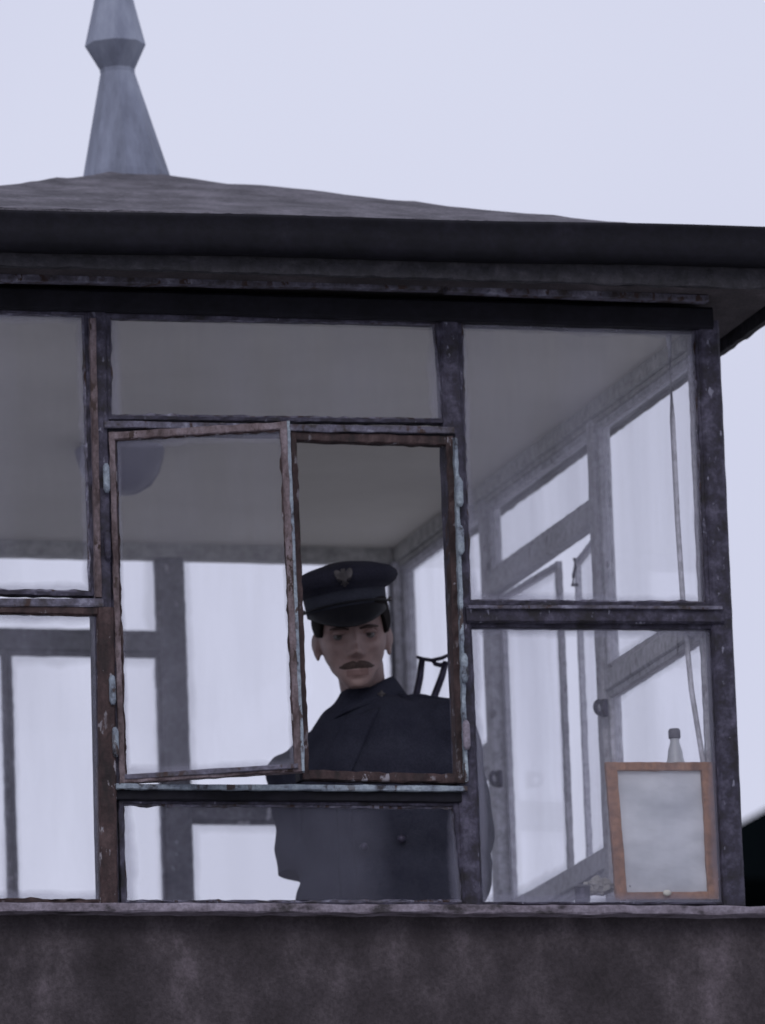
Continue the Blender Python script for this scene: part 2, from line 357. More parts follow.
# --- front wall -------------------------------------------------------------
def fbar(name, p, q, w, d, mat, Yo=0.0, wd=None, jit=.0006):
    bm = bmesh.new(); A, B = at(*p, Yo), at(*q, Yo)
    wdv = wd or (X_ if abs((B-A).z) > abs((B-A).x) else Z_)
    bar(bm, A, B, wdv, Y_, w, d, jit=jit, seg=.03); return mk(name, bm, mat, booth)
fbar('corner_post', (708.5, 320), (735, 905), .046, .05, LILACD, -.002, None, .0003)
fbar('mullion', (449, 314), (473, 905), .040, .05, LILACD, -.002, None, .0003)
fbar('mullion', (97, 310), (110, 905), .038, .05, LILACD, -.002, None, .0003)
bm = bmesh.new(); bar(bm, (XL0+.025, 0, -.002), (XL0+.025, 0, 1.211), X_, Y_, .05, .05); mk('corner_post', bm, LILACD, booth)
# head beam above the glass, and a moulding
A, B = at(-190, 297, -.01), at(722, 309, -.01); A.x = XL0; B.x = XR+.004
bm = bmesh.new(); bar(bm, V((A.x, -.012, 1.233)), V((B.x, -.012, 1.233)), Z_, Y_, .046, .07, jit=.0005); mk('head_beam', bm, TARBLACK, booth)
bm = bmesh.new(); A, B = at(-175, 273, -.06), at(440, 286, -.06); bar(bm, A, B, Z_, Y_, .014, .03); mk('moulding', bm, LILAC, booth)
bm = bmesh.new(); A, B = at(447, 288, -.06), at(708, 298, -.06); bar(bm, A, B, Z_, Y_, .014, .03); mk('moulding', bm, LILAC, booth)
# rails
fbar('rail', (104, 424), (454, 430), .014, .052, LILAC, -.012)
fbar('rail', (107, 430), (455, 435.5), .008, .04, TARBLACK, -.003)
fbar('rail', (466, 614), (724, 615), .034, .05, LILACD, -.010)
fbar('rail', (468, 606.5), (722, 607.5), .007, .05, LILAC, -.018)
fbar('rail', (-172, 601), (103, 602.5), .017, .05, LILAC, -.012)
fbar('rail', (116, 786), (467, 788.5), .011, .06, PALE, -.014)
fbar('rail', (116, 794.5), (467, 797), .022, .04, TARBLACK, -.002)
FN = V((0, 1, 0))
F = lambda *c, Y=.006: [at(u, v, Y) for (u, v) in c]
def leftx(c):   # left bay: left edge stands at the corner post
    c = list(c)
    for k in (0, 3): c[k] = V((XL0+.048, c[k].y, c[1 if k == 0 else 2].z))
    return c
window(F((105, 309), (441, 315), (451, 423), (106, 419)), FN, LILACD, GLX[0], w=.014, wl=(.010, .018, .014, .008), pt=LILAC)
window(leftx(F((0, 309), (89, 309), (96, 596), (0, 596))), FN, LILACD, GLX[1], w=.014, wl=(.014, .012, .010, .008), pt=LILAC)
window(leftx(F((0, 607), (114, 607), (118, 903), (0, 903), Y=-.009)), FN, BROWN, GLX[2], w=.02, wl=(.02, .016, .036, .003), pt=BROWN)
fbar('jamb_strip', (113.5, 432), (119, 784), .016, .03, LILACD, .001)
fbar('cover_strip', (92.5, 318), (98.5, 597), .013, .03, BROWNL, -.010)
window(F((457, 314), (702, 320), (713, 607), (466, 605)), FN, LILACD, GLR, w=.012, wl=(.008, .014, .016, .010), pt=LILAC)
window(F((468, 622), (714, 624), (725, 904), (479, 904)), FN, LILACD, GLR, w=.012, wl=(.007, .010, .003, .004), pt=None)
window(F((118, 800), (463, 803), (474, 904), (121, 904)), FN, LILACD, GLSHEEN, w=.012, wl=(.010, .006, .022, .004), pt=LILAC)
# ajar casement, hinged on the left mullion
cs = [at(108, 432, -.004), at(287, 421, -.105), at(302, 771, -.105), at(119, 783, -.004)]
nrm = (cs[2]-cs[3]).cross(cs[0]-cs[3]).normalized(); nrm = nrm if nrm.y > 0 else -nrm
bm = bmesh.new(); ins = quadframe(bm, cs, .02, .026, nrm, (.012, .016, .015, .012), jit=.0006)
cas = mk('casement', bm, BROWNL, booth); cas['label'] = 'glazed casement standing ajar'
pane(ins, nrm, GLX[0], cas); putty(ins, nrm, BROWN, cas)
bm = bmesh.new()
bar(bm, cs[1]+V((.001, -.002, 0)), cs[2]+V((.001, -.002, 0)), X_, nrm, .006, .022, jit=.0006, seg=.02); mk('edge_strip', bm, PALE, cas)
bm = bmesh.new(); bar(bm, cs[3]+V((.01, -.004, .012)), cs[2]+V((-.01, -.004, .010)), Z_, nrm, .010, .012, jit=.0005); mk('weather_strip', bm, LILAC, cas)
for (u, v) in ((106, 478), (107, 545), (112, 690), (115, 742)):
    bm = bmesh.new(); p = at(u, v, -.012)
    tube(bm, [p-Z_*.03, p-Z_*.022, p+Z_*.022, p+Z_*.03], [.004, .007, .007, .004]); mk('hinge', bm, PALE if v != 545 else LILACD, cas, True)
# unglazed casement in front of the guard
cs = F((290, 431), (453, 436), (464, 783), (303, 779), Y=-.006)
bm = bmesh.new(); quadframe(bm, cs, .02, .03, FN, (.013, .019, .015, .019), jit=.0008)
cas2 = mk('casement', bm, BROWN, booth); cas2['label'] = 'brown casement without glass'
bm = bmesh.new(); A, B = at(455.5, 437, -.02), at(466.5, 782, -.02); bar(bm, A, B, X_, Y_, .007, .03, jit=.0008, seg=.014); mk('edge_strip', bm, PALE, cas2)
for (u, v) in ((459, 492), (460, 540), (464, 668), (466, 735)):
    bm = bmesh.new(); p = at(u, v, -.027)
    tube(bm, [p-Z_*.03, p-Z_*.022, p+Z_*.022, p+Z_*.03], [.004, .008, .008, .004]); mk('hinge', bm, PALE if v < 700 else SILLM, cas2, True)
bm = bmesh.new(); A, B = at(288, 431, .0), at(302, 780, .0); bar(bm, A, B, X_, Y_, .010, .035); mk('mullion', bm, TARBLACK, booth)

# --- side and back walls -----------------------------------------------------
def wall(M, inw, u0, uA, uB, u1, ht, mats, glm, h0=.0, lr=.045, ldz=0.0, fw=.014, cw=.015, latch=True, pw=.045, seal=.05, tr=(.024, .026), low=.03, ajar=None, top=1.175, bot=0.0):
    """M(u,z)->outer face point; inw inward normal; bays low|mid|low"""
    P, I = mats
    du = (M(1, 0)-M(0, 0)).normalized()
    for u in (uA, uB):
        bm = bmesh.new(); bar(bm, M(u, bot), M(u, top), du, inw, pw, .042, jit=.0005, seg=.04); mk('mullion', bm, P, booth)
    z0, z1 = bot, ht
    def rl(ua, ub, z, h, d=.034, off=.003, mat=None):
        bm = bmesh.new(); bar(bm, M(ua, z), M(ub, z), Z_, inw, h, d, d_off=off, jit=.0004, seg=.04); mk('rail', bm, mat or I, booth)
    hp = pw/2-.001
    rl(u0, uA-hp, ZL+ldz, lr); rl(uB+hp, u1, ZL+ldz, lr)
    rl(uA+hp, uB-hp, ZT, .044); rl(uA+hp, uB-hp, ZC, .05)
    for (ua, ub) in ((u0, uA-hp), (uA+hp, uB-hp), (uB+hp, u1)):
        rl(ua, ub, (ht+top)/2, top-ht, .036, .002, HEADP)
        rl(ua, ub, bot+seal/2, seal, .036, .002)
    def win(ua, ub, za, zb, w=fw, name='window', gl=True):
        c = [M(ua, zb)+inw*.008, M(ub, zb)+inw*.008, M(ub, za)+inw*.008, M(ua, za)+inw*.008]
        return window(c, inw, I, random.choice(glm), w=w, d=.024, name=name)
    for (ua, ub) in ((u0, uA-hp), (uB+hp, u1)):
        win(ua, ub, bot+seal, ZL+ldz-lr/2); win(ua, ub, ZL+ldz+lr/2, ht)
    win(uA+hp, uB-hp, ZT+.022, ht); win(uA+hp, uB-hp, bot+seal, ZC-.025)
    um = (uA+uB)/2
    for k, (ua, ub) in enumerate(((uA+hp, um-.002), (um+.002, uB-hp))):
        if ajar is not None and k in ajar:
            ang = ajar[k]; hu = ua if k == 0 else ub; wdt = ub-ua; s = 1 if k == 0 else -1
            e = M(hu, 0)+du*s*wdt*math.cos(ang)-inw*wdt*math.sin(ang); h = M(hu, 0)
            T, Bz = Z_*(ZT-.024), Z_*(ZC+.026)
            c = [h+T, e+T, e+Bz, h+Bz]
            n2 = (c[1]-c[0]).cross(Z_).normalized(); n2 = n2 if n2.dot(inw) > 0 else -n2
            o = window(c, n2, I, random.choice(glm), w=cw, d=.013, name='casement')
        else:
            o = win(ua, ub, ZC+.026, ZT-.024, w=cw, name='casement')
        # latch plate with ring pull
        zz = .56; ul = (um-.02 if k == 0 else um+.02)
        if not latch: continue
        bm = bmesh.new(); p = M(ul, zz)+inw*.04
        bar(bm, p-Z_*.03, p+Z_*.03, du, inw, .016, .008, jit=0); ring_torus(bm, p+inw*.02, du, .016, .004)
        mk('latch', bm, IRON, o, True)
MR = lambda u, z: V((XR, u, z)); ML = lambda u, z: V((XL0, u, z)); MB = lambda u, z: V((u, YB, z))
wall(MR, -X_, .05, Y2, Y3, YB-.05, 1.166, (INNER, INNER), GLY, ajar={0: math.radians(8), 1: math.radians(2.5)}, latch=False)
wall(ML, X_, .05, Y2, Y3, YB-.05, 1.166, (INNER, INNER), GLY)
ZHB = at(280, 549, YB-.035).z-.001
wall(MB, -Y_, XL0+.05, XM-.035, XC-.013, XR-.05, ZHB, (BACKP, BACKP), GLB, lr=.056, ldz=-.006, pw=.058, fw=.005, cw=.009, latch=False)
for (x, y) in ((XR-.0, YB-.05), (XL0+.05, YB-.05)):
    bm = bmesh.new(); bar(bm, (x-.025, y, 0), (x-.025, y, 1.175), X_, Y_, .05, .05, jit=.0005); mk('corner_post', bm, INNER, booth)
# latches and hook fixed on the right-hand wall posts
for (u, v, Yp) in ((601, 708, 0), (496, 779, 0)):
    p = atx(u, v, -.052); bm = bmesh.new()
    bar(bm, p-Z_*.018, p+Z_*.018, Y_, X_, .02, .012, jit=0); ring_torus(bm, p+V((-.006, -.004, 0)), (1, -1.5, 0), .013, .0055)
    mk('latch', bm, IRON, booth, True)
bm = bmesh.new(); p = atx(574, 563, -.01)
tube(bm, [p+V((0, 0, .01)), p+V((0, -.005, -.01)), p+V((0, .01, -.025)), p+V((0, .02, -.045)), p+V((0, -.01, -.05))], .004, 6); mk('window_hook', bm, IRON, booth, True)

# ceiling, eaves, roof
EV = .19; ZS = 1.27                      # eave overhang, soffit height
bm = bmesh.new(); box(bm, (XL0+.006, .06, ZCE), (XR-.006, YB-.006, ZCE+.02))
mk('ceiling', bm, CEIL, booth)
bm = bmesh.new()
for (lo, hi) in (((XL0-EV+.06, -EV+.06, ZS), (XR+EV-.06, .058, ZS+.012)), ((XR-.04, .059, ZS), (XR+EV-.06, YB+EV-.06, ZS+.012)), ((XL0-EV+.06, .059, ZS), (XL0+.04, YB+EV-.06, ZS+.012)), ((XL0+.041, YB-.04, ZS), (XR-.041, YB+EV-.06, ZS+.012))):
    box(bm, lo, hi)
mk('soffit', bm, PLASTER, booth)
bm = bmesh.new()   # blocking between head beam and soffit on all sides
for (lo, hi) in (((XL0, .06, 1.256), (XR, .062, 1.266)),):
    box(bm, lo, hi)
mk('frieze', bm, TARBLACK, booth)
bm = bmesh.new()
for (lo, hi) in (((XR-.05, .056, 1.176), (XR, YB-.001, ZS-.001)), ((XL0, .056, 1.176), (XL0+.05, YB-.001, ZS-.001)), ((XL0+.051, YB-.05, 1.176), (XR-.051, YB, ZS-.001))):
    box(bm, lo, hi)
mk('frieze', bm, HEADP, booth)
def fascia(z0, z1, e, th, nm, mt, jit=.001):
    c = [(XL0-e, -e), (XR+e, -e), (XR+e, YB+e), (XL0-e, YB+e)]
    for i in range(4):
        a = V((*c[i], (z0+z1)/2)); b = V((*c[(i+1) % 4], (z0+z1)/2)); dr = (b-a).normalized(); inn = V((-dr.y, dr.x, 0))
        if i % 2: a += dr*th; b -= dr*th
        bm = bmesh.new(); bar(bm, a, b, Z_, inn, z1-z0, th, jit=jit, seg=.03, ch=.1); mk(nm, bm, mt, booth)
fascia(1.259, 1.330, EV-.018, .016, 'fascia', TARROUGH, .0011)
# gutter: half-round trough hung along each eave
def gutter(i):
    e = EV+.03; c = [(XL0-e, -e), (XR+e, -e), (XR+e, YB+e), (XL0-e, YB+e)]
    a = V((*c[i], 0)); b = V((*c[(i+1) % 4], 0)); dr = (b-a).normalized(); inn = V((-dr.y, dr.x, 0))
    ztop = 1.368; R_ = .042; H_ = .075
    prof = []
    prof = [(.002, .003), (-.003, .002), (-.004, -.004), (.0, -.010), (.001, -.035), (.003, -.058), (.010, -.069), (.022, -.0735), (.052, -.074), (.055, -.06), (.055, .0)]
    bm = bmesh.new(); n = 60; g = []
    for s in range(n+1):
        f = s/n; p = a.lerp(b, f); sag = .020*(f if i == 0 else 0)-.012*(i == 0)+.0015*math.sin(f*17)
        g.append([bm.verts.new(p+inn*x+V((0, 0, ztop+z+sag))) for (x, z) in prof])
    for s in range(n):
        for k in range(len(prof)-1): bm.faces.new((g[s][k], g[s][k+1], g[s+1][k+1], g[s+1][k]))
    me_o = mk('gutter', bm, TARBLACK, booth, True)
    md = me_o.modifiers.new('thick', 'SOLIDIFY'); md.thickness = .003
for i in range(4): gutter(i)
# roof: bell-cast pyramid of felt
e = EV+.0; n = 80; ZE, ZA = 1.362, 1.795
bm = bmesh.new()
def rz(t): return ZE + (ZA-ZE)*(t**1.05)
grid = {}
for i in range(n+1):
    for j in range(n+1):
        u, v = 2*i/n-1, 2*j/n-1; t = 1-max(abs(u), abs(v))
        x = CX+u*((XR-XL0)/2+e); y = CY+v*((YB)/2+e)
        dz = .005*noise.noise(V((x*6, y*6, 0)))+.0015*noise.noise(V((x*22, y*22, 3)))
        if t == 0: dz += .006*noise.noise(V((x*14, y*14, 9)))
        dz += .005*((t*5+.15*noise.noise(V((x*3, y*3, 5)))) % 1)
        grid[i, j] = bm.verts.new((x, y, rz(t)+dz))
bb = {}
for i in range(n):
    for j in range(n):
        a_, b2, c_, d_ = grid[i, j], grid[i+1, j], grid[i+1, j+1], grid[i, j+1]
        if (i-n/2+.5)*(j-n/2+.5) > 0: bm.faces.new((a_, b2, c_)); bm.faces.new((a_, c_, d_))
        else: bm.faces.new((a_, b2, d_)); bm.faces.new((b2, c_, d_))
ring = [(i, 0) for i in range(n)]+[(n, j) for j in range(n)]+[(i, n) for i in range(n, 0, -1)]+[(0, j) for j in range(n, 0, -1)]
low = [bm.verts.new(grid[k].co-V((0, 0, .03))) for k in ring]
for k in range(len(ring)):
    bm.faces.new((grid[ring[k]], grid[ring[(k+1) % len(ring)]], low[(k+1) % len(ring)], low[k]))
bm.faces.new(low)
roof = mk('roof', bm, FELT, booth, True)
# ragged felt upstand turned over the eave
for i, (p, q, dd) in enumerate((((XL0-EV, -EV-.004, 0), (XR+EV, -EV-.004, 0), Y_), ((XR+EV+.004, -EV+.02, 0), (XR+EV+.004, YB+EV-.02, 0), -X_), ((XR+EV, YB+EV+.004, 0), (XL0-EV, YB+EV+.004, 0), -Y_), ((XL0-EV-.004, YB+EV-.02, 0), (XL0-EV-.004, -EV+.02, 0), X_))):
    bm = bmesh.new(); zq = 1.366 if i == 0 else 1.364
    bar(bm, V(p)+V((0, 0, zq-(.004 if i == 0 else 0))), V(q)+V((0, 0, zq+(.004 if i == 0 else 0))), Z_, dd, .022, .02, jit=.0016, seg=.02)
    mk('felt_edge', bm, FELT, roof)
# finial
fb = at(126, 178, CY); bm = bmesh.new()
fx, fy_ = fb.x, CY
zz = lambda v: at(125, v, CY).z
pr = [(.0965, zz(186)), (.094, zz(176)), (.0375, zz(74)), (.038, zz(70)), (.066, zz(46)), (.045, zz(6)), (.012, zz(-70)), (.004, zz(-80))]
lean = -.0
g = []
for (r, z) in pr:
    fx = fb.x - .0 - .016*max(0, min(1, (z-zz(176))/(zz(46)-zz(176))))
    g.append([bm.verts.new((fx+r*math.cos(math.radians(22.5+8)+k*math.pi/4), fy_+r*math.sin(math.radians(22.5+8)+k*math.pi/4), z)) for k in range(8)])
for i in range(len(pr)-1):
    for k in range(8): bm.faces.new((g[i][k], g[i][(k+1) % 8], g[i+1][(k+1) % 8], g[i+1][k]))
bm.faces.new(g[0][::-1]); bm.faces.new(g[-1])
mk('finial', bm, ZINC, roof)
bm = bmesh.new(); lathe(bm, (fb.x, fy_, zz(180)-.004), [(.103, -.016), (.102, -.008), (.09, -.002)], 8, math.radians(30.5)); mk('flashing', bm, FELT, roof)

# ------------------------------------------------------------------ things inside
lp = at(119, 444, 1.20); lz = ZCE
lamp = thing('ceiling_lamp', 'smoky bowl ceiling lamp seen through the left panes', 'lamp', (lp.x, lp.y, lz))
bm = bmesh.new(); lathe(bm, (0, 0, 0), [(.045, -.02), (.05, 0)], 24); mk('mount', bm, GREYB, lamp, True, local=True)
bm = bmesh.new(); lathe(bm, (0, 0, 0), [(.012, -.112), (.04, -.107), (.066, -.092), (.084, -.066), (.093, -.038), (.097, -.018), (.097, -.012), (.05, -.0118)], 32); mk('lamp_shade', bm, LAMPM, lamp, True, local=True)

pf = [at(605, 762, .028), at(712, 762, .028), at(719, 899, .024), at(616, 900, .024)]
base = (pf[2]+pf[3])/2
frm = thing('picture_frame', 'orange wooden frame with blank wrinkled grey sheet leaning inside the lower right pane', 'picture frame', tuple(base))
bm = bmesh.new(); ins = quadframe(bm, pf, .02, .011, Y_, (.024, .017, .024, .016), jit=.0004); mk('frame', bm, WOODF, frm)
bm = bmesh.new(); nn_ = 14; gg = []; nn_ = 30
for j in range(nn_+1):
    row = []
    for i in range(nn_+1):
        p = ins[3].lerp(ins[2], i/nn_).lerp(ins[0].lerp(ins[1], i/nn_), j/nn_); p = p+Y_*(.008+.007*noise.noise(p*9)+.002*noise.noise(p*30))
        row.append(bm.verts.new(p))
    gg.append(row)
for j in range(nn_):
    for i in range(nn_): bm.faces.new((gg[j][i], gg[j][i+1], gg[j+1][i+1], gg[j+1][i]))
mk('sheet', bm, PAPER, frm, True)
bm = bmesh.new(); c = (pf[2]+pf[3])/2+V((-.004, -.008, .012)); bmesh.ops.create_uvsphere(bm, u_segments=12, v_segments=8, radius=.0065, matrix=Matrix.Translation(c) @ Matrix.Diagonal((1.4, .5, 1, 1))); mk('clip', bm, CLOTHM, frm, True)
bd = [at(690, 768, .044), at(718, 770, .044), at(724, 899, .042), at(700, 899, .042)]
bm = bmesh.new(); f = [bm.verts.new(q) for q in bd]; k = [bm.verts.new(q+Y_*.012) for q in bd]
bm.faces.new(f); bm.faces.new(k[::-1]); [bm.faces.new((f[i], k[i], k[(i+1) % 4], f[(i+1) % 4])) for i in range(4)]
bmesh.ops.bevel(bm, geom=bm.edges[:], offset=.002, segments=2, affect='EDGES')
o = mk('board', bm, WOODR); o['label'] = 'narrow red brown board standing behind the picture frame'; o['category'] = 'board'

bp = at(681, 899, .11)
bt = thing('bottle', 'tall narrow-necked bottle behind the picture frame', 'bottle', (bp.x, .11, bp.z-.02))
zt = at(678, 729, .11).z - (bp.z-.02)
bm = bmesh.new(); lathe(bm, (0, 0, 0), [(.03, 0), (.034, .006), (.034, zt-.14), (.028, zt-.095), (.0165, zt-.062), (.0145, zt-.045), (.0095, zt-.028), (.0095, zt-.018)], 24); mk('glass_body', bm, BOTTLEM, bt, True, local=True)
bm = bmesh.new(); lathe(bm, (0, 0, 0), [(.010, zt-.021), (.0125, zt-.019), (.0125, zt-.004), (.010, zt)], 20); mk('cap', bm, GREYB, bt, True, local=True)

cb = thing('hanging_cable', 'thin grey cable hanging from the ceiling to the right pane ledge', 'cable', tuple(at(706, 899, .05)))
bm = bmesh.new(); tube(bm, [at(u, v, .05) for (u, v) in ((668, 320), (668.5, 340), (672, 420), (677, 520), (683, 610), (691, 690), (702, 758), (711, 830), (716, 902))], .0055, 10); mk('cable', bm, INNER, cb, True)

cp = at(597, 896, .13)
cl = thing('crumpled_bag', 'crumpled cream paper bag on the ledge beside the picture frame', 'bag', tuple(cp))
bm = bmesh.new(); bmesh.ops.create_icosphere(bm, subdivisions=4, radius=1)
for v in bm.verts:
    nn2 = 1+.35*noise.noise(v.co*2.2)+.16*noise.noise(v.co*6)
    v.co = V((v.co.x*.031, v.co.y*.022, max(-.7, v.co.z)*.021))*nn2 + V((.003, 0, .017))
mk('paper', bm, CLOTHM, cl, False, local=True)
bm = bmesh.new(); bp2 = at(582, 896, .12); 
o = thing('tin', 'small dark squat tin left of the crumpled paper bag', 'tin', tuple(bp2))
lathe(bm, (0, 0, 0), [(.015, -.012), (.016, -.01), (.016, .016), (.013, .018)], 18); mk('tin_body', bm, IRON, o, True, local=True)
bm = bmesh.new(); lathe(bm, (0, 0, 0), [(.0168, .0165), (.0168, .021), (.008, .023)], 18); mk('lid', bm, GREYB, o, True, local=True)

# ------------------------------------------------------------------ the guard
FZ = -.95
PERS = V((-.596, .62, FZ)); PROT = -YAW
def remesh(bm, vox, smooth=4, fac=.5):
    me = bpy.data.meshes.new('tmp'); bm.to_mesh(me); bm.free()
    o = bpy.data.objects.new('tmp', me); COL.objects.link(o)
    md = o.modifiers.new('r', 'REMESH'); md.mode = 'VOXEL'; md.voxel_size = vox
    if smooth:
        s = o.modifiers.new('s', 'SMOOTH'); s.iterations = smooth; s.factor = fac
    dg = bpy.context.evaluated_depsgraph_get(); dg.update()
    r = bpy.data.meshes.new_from_object(o.evaluated_get(dg))
    bpy.data.objects.remove(o); bpy.data.meshes.remove(me)
    return r
def ell(bm, c, r, rot=None, seg=24):
    M_ = Matrix.Translation(V(c)) @ (rot.to_4x4() if rot else Matrix.Identity(4)) @ Matrix.Diagonal((*r, 1))
    nv = seg//2; top = bm.verts.new(M_ @ V((0, 0, 1))); bot = bm.verts.new(M_ @ V((0, 0, -1)))
    g = [[bm.verts.new(M_ @ V((math.sin(math.pi*j/nv)*math.cos(2*math.pi*k/seg), math.sin(math.pi*j/nv)*math.sin(2*math.pi*k/seg), math.cos(math.pi*j/nv)))) for k in range(seg)] for j in range(1, nv)]
    for k in range(seg):
        q = (k+1) % seg
        bm.faces.new((top, g[0][k], g[0][q])); bm.faces.new((bot, g[-1][q], g[-1][k]))
        for j in range(nv-2): bm.faces.new((g[j][k], g[j+1][k], g[j+1][q], g[j][q]))
def limb(bm, pts, rs, n=16):
    """tapered chain with round joints"""
    P = []; R_ = []
    for i in range(len(pts)-1):
        for k in range(6):
            t = k/6; P.append(V(pts[i]).lerp(V(pts[i+1]), t)); R_.append(rs[i]+(rs[i+1]-rs[i])*t)
    P.append(V(pts[-1])); R_.append(rs[-1])
    tube(bm, P, R_, n)
    for p, r in ((pts[0], rs[0]), (pts[-1], rs[-1])): ell(bm, p, (r, r, r), seg=16)
    for p, r in zip(pts[1:-1], rs[1:-1]): ell(bm, p, (r*1.02,)*3, seg=16)
def interp(tab, z):
    if z <= tab[0][0]: return tab[0][1:]
    for a, b in zip(tab, tab[1:]):
        if z <= b[0]:
            t = (z-a[0])/(b[0]-a[0]); t = t*t*(3-2*t)*.5+t*.5
            return [p+(q-p)*t for p, q in zip(a[1:], b[1:])]
    return tab[-1][1:]
# head in its own frame: chin at z=0, face towards -y
HEAD_T = [(0, .014, -.076, -.035), (.006, .024, -.086, -.02), (.02, .036, -.0905, .01), (.04, .0495, -.090, .045), (.065, .0600, -.0885, .07),
          (.09, .0665, -.088, .085), (.12, .0700, -.0865, .098), (.15, .0735, -.0885, .104), (.18, .0725, -.083, .102), (.205, .063, -.066, .088), (.225, .042, -.04, .055), (.235, .012, -.0, .02)]
def G(x, z, x0, z0, sx, sz): return math.exp(-((x-x0)/sx)**2-((z-z0)/sz)**2)
def head_point(a, z):
    w, f, b = interp(HEAD_T, z); c = (f+b)/2; l = (b-f)/2
    s, co = math.sin(a), -math.cos(a)            # a=0 faces -y
    ex = .82
    x = w*math.copysign(abs(s)**ex, s); y = c+l*math.copysign(abs(co)**.92, co)
    if y < c:
        ax = abs(x); d = 0
        d -= .024*G(x, z, 0, .077, .0100, .011)                                 # nose tip
        d -= .015*G(x, z, 0, .096, .0072, .021)                                 # bridge
        d -= .009*G(ax, z, .0125, .072, .006, .006)                              # nostril wings
        d += .017*G(ax, z, .031, .109, .017, .012)                             # eye sockets
        d -= .0075*G(ax, z, .028, .125, .020, .006)                             # brow ridge
        d -= .0045*G(ax, z, .043, .086, .013, .014)                             # cheekbones
        d += .007*G(ax, z, .039, .054, .012, .02)                             # hollow cheeks
        d -= .004*G(x, z, 0, .0385, .019, .0045)                               # upper lip
        d -= .0042*G(x, z, 0, .029, .016, .0048)                               # lower lip
        d += .004*G(x, z, 0, .0336, .024, .0018)                               # mouth line
        d += .0045*G(x, z, 0, .021, .018, .005)                                 # under lip
        d -= .006*G(x, z, 0, .007, .016, .009)                                # chin
        d += .0025*G(x, z, 0, .051, .003, .006)                                 # philtrum
        y += d
    return V((x, y, z))
HT = Matrix.Translation(V((-.0125, -.002, 1.516))) @ Matrix.Rotation(math.radians(-2.5), 4, 'Y') @ Matrix.Rotation(math.radians(12), 4, 'X') @ Matrix.Rotation(math.radians(3), 4, 'Z') @ Matrix.Diagonal((1.04, 1.04, 1.02, 1))
bm = bmesh.new(); NR, NA = 110, 128; gr = []
for j in range(NR+1):
    z = .235*j/NR; gr.append([bm.verts.new(HT @ head_point(2*math.pi*i/NA, z)) for i in range(NA)])
for j in range(NR):
    for i in range(NA): bm.faces.new((gr[j][i], gr[j][(i+1) % NA], gr[j+1][(i+1) % NA], gr[j+1][i]))
bm.faces.new(gr[0][::-1]); bm.faces.new(gr[-1])
for s in (-1, 1):     # ears
    R_ = Matrix.Rotation(math.radians(s*-14), 3, 'Z') @ Matrix.Rotation(math.radians(6), 3, 'X')
    ell(bm, HT @ V((s*.0735, .012, .094)), (.0058, .017, .029), R_)
    ell(bm, HT @ V((s*.072, .005, .071)), (.005, .009, .011), R_)
    ring_torus(bm, HT @ V((s*.0755, .013, .099)), (s, -.35, 0), .0155, .0040)
limb(bm, [(.005, .035, 1.42), (.003, .03, 1.50), (-.004, .03, 1.57)], [.056, .047, .05])
# trunk, limbs beneath the clothes
for z0, a, b, cx, cy in ((1.36, .15, .085, .03, .03), (1.22, .145, .095, .04, .03), (1.08, .13, .09, .04, .03), (.94, .15, .10, .04, .03)):
    ell(bm, (cx, cy, z0), (a, b, .13), Matrix.Rotation(math.radians(-30), 3, 'Z'))
SR = [(-.085, .08, 1.385), (-.125, .085, 1.20), (.01, .02, .98)]        # his right arm
SL = [(.175, -.05, 1.405), (.205, -.02, 1.13), (.15, -.15, .92)]         # his left arm
for ch, sg in ((SR, 1), (SL, -1)):
    limb(bm, ch, [.05, .04, .026])
    d = (V(ch[2])-V(ch[1])).normalized(); w = V(ch[2])
    side = d.cross(V((0, 1, .3))).normalized(); up = d.cross(side)
    limb(bm, [w, w+d*.05, w+d*.085], [.026, .03, .028])
    for k, (ln, sp_) in enumerate(((.072, -.03), (.082, -.01), (.078, .011), (.06, .031))):
        b0 = w+d*.075+side*sp_; limb(bm, [b0, b0+d*ln*.45+side*sp_*.12, b0+d*ln*.75+up*.012, b0+d*ln+up*.03], [.0098, .009, .0083, .007], 10)
    tb = w+d*.02-side*.022; limb(bm, [tb, tb+d*.03-side*.028+up*.01, tb+d*.062-side*.036+up*.02], [.012, .0105, .008], 10)
for s, hx, hy in ((-1, -.05, .06), (1, .12, .0)):
    limb(bm, [(hx, hy, .90), (hx+s*.01, hy-.01, .50), (hx+s*.015, hy+.02, .10)], [.085, .055, .04])
    limb(bm, [(hx+s*.015, hy+.03, .045), (hx+s*.03, hy-.14, .035)], [.04, .032])
me = remesh(bm, .0034, 3, .4)
body = mk('person', me, [SKIN, LIPM], None, True)
HI = HT.inverted()
for p in me.polygons:
    c = HI @ p.center
    if c.y < -.07 and abs(c.x) < .022 and .0265 < c.z < .0405: p.material_index = 1
body.location = PERS; body.rotation_euler.z = PROT
body['label'] = 'moustached uniformed guard in dark peaked cap and navy coat standing in the booth looking out'; body['category'] = 'person'
headbvh = BVHTree.FromPolygons([v.co.copy() for v in me.vertices], [tuple(p.vertices) for p in me.polygons])
def pmk(name, bm, mat, parent=body, smooth=True): return mk(name, bm, mat, parent, smooth, local=True)
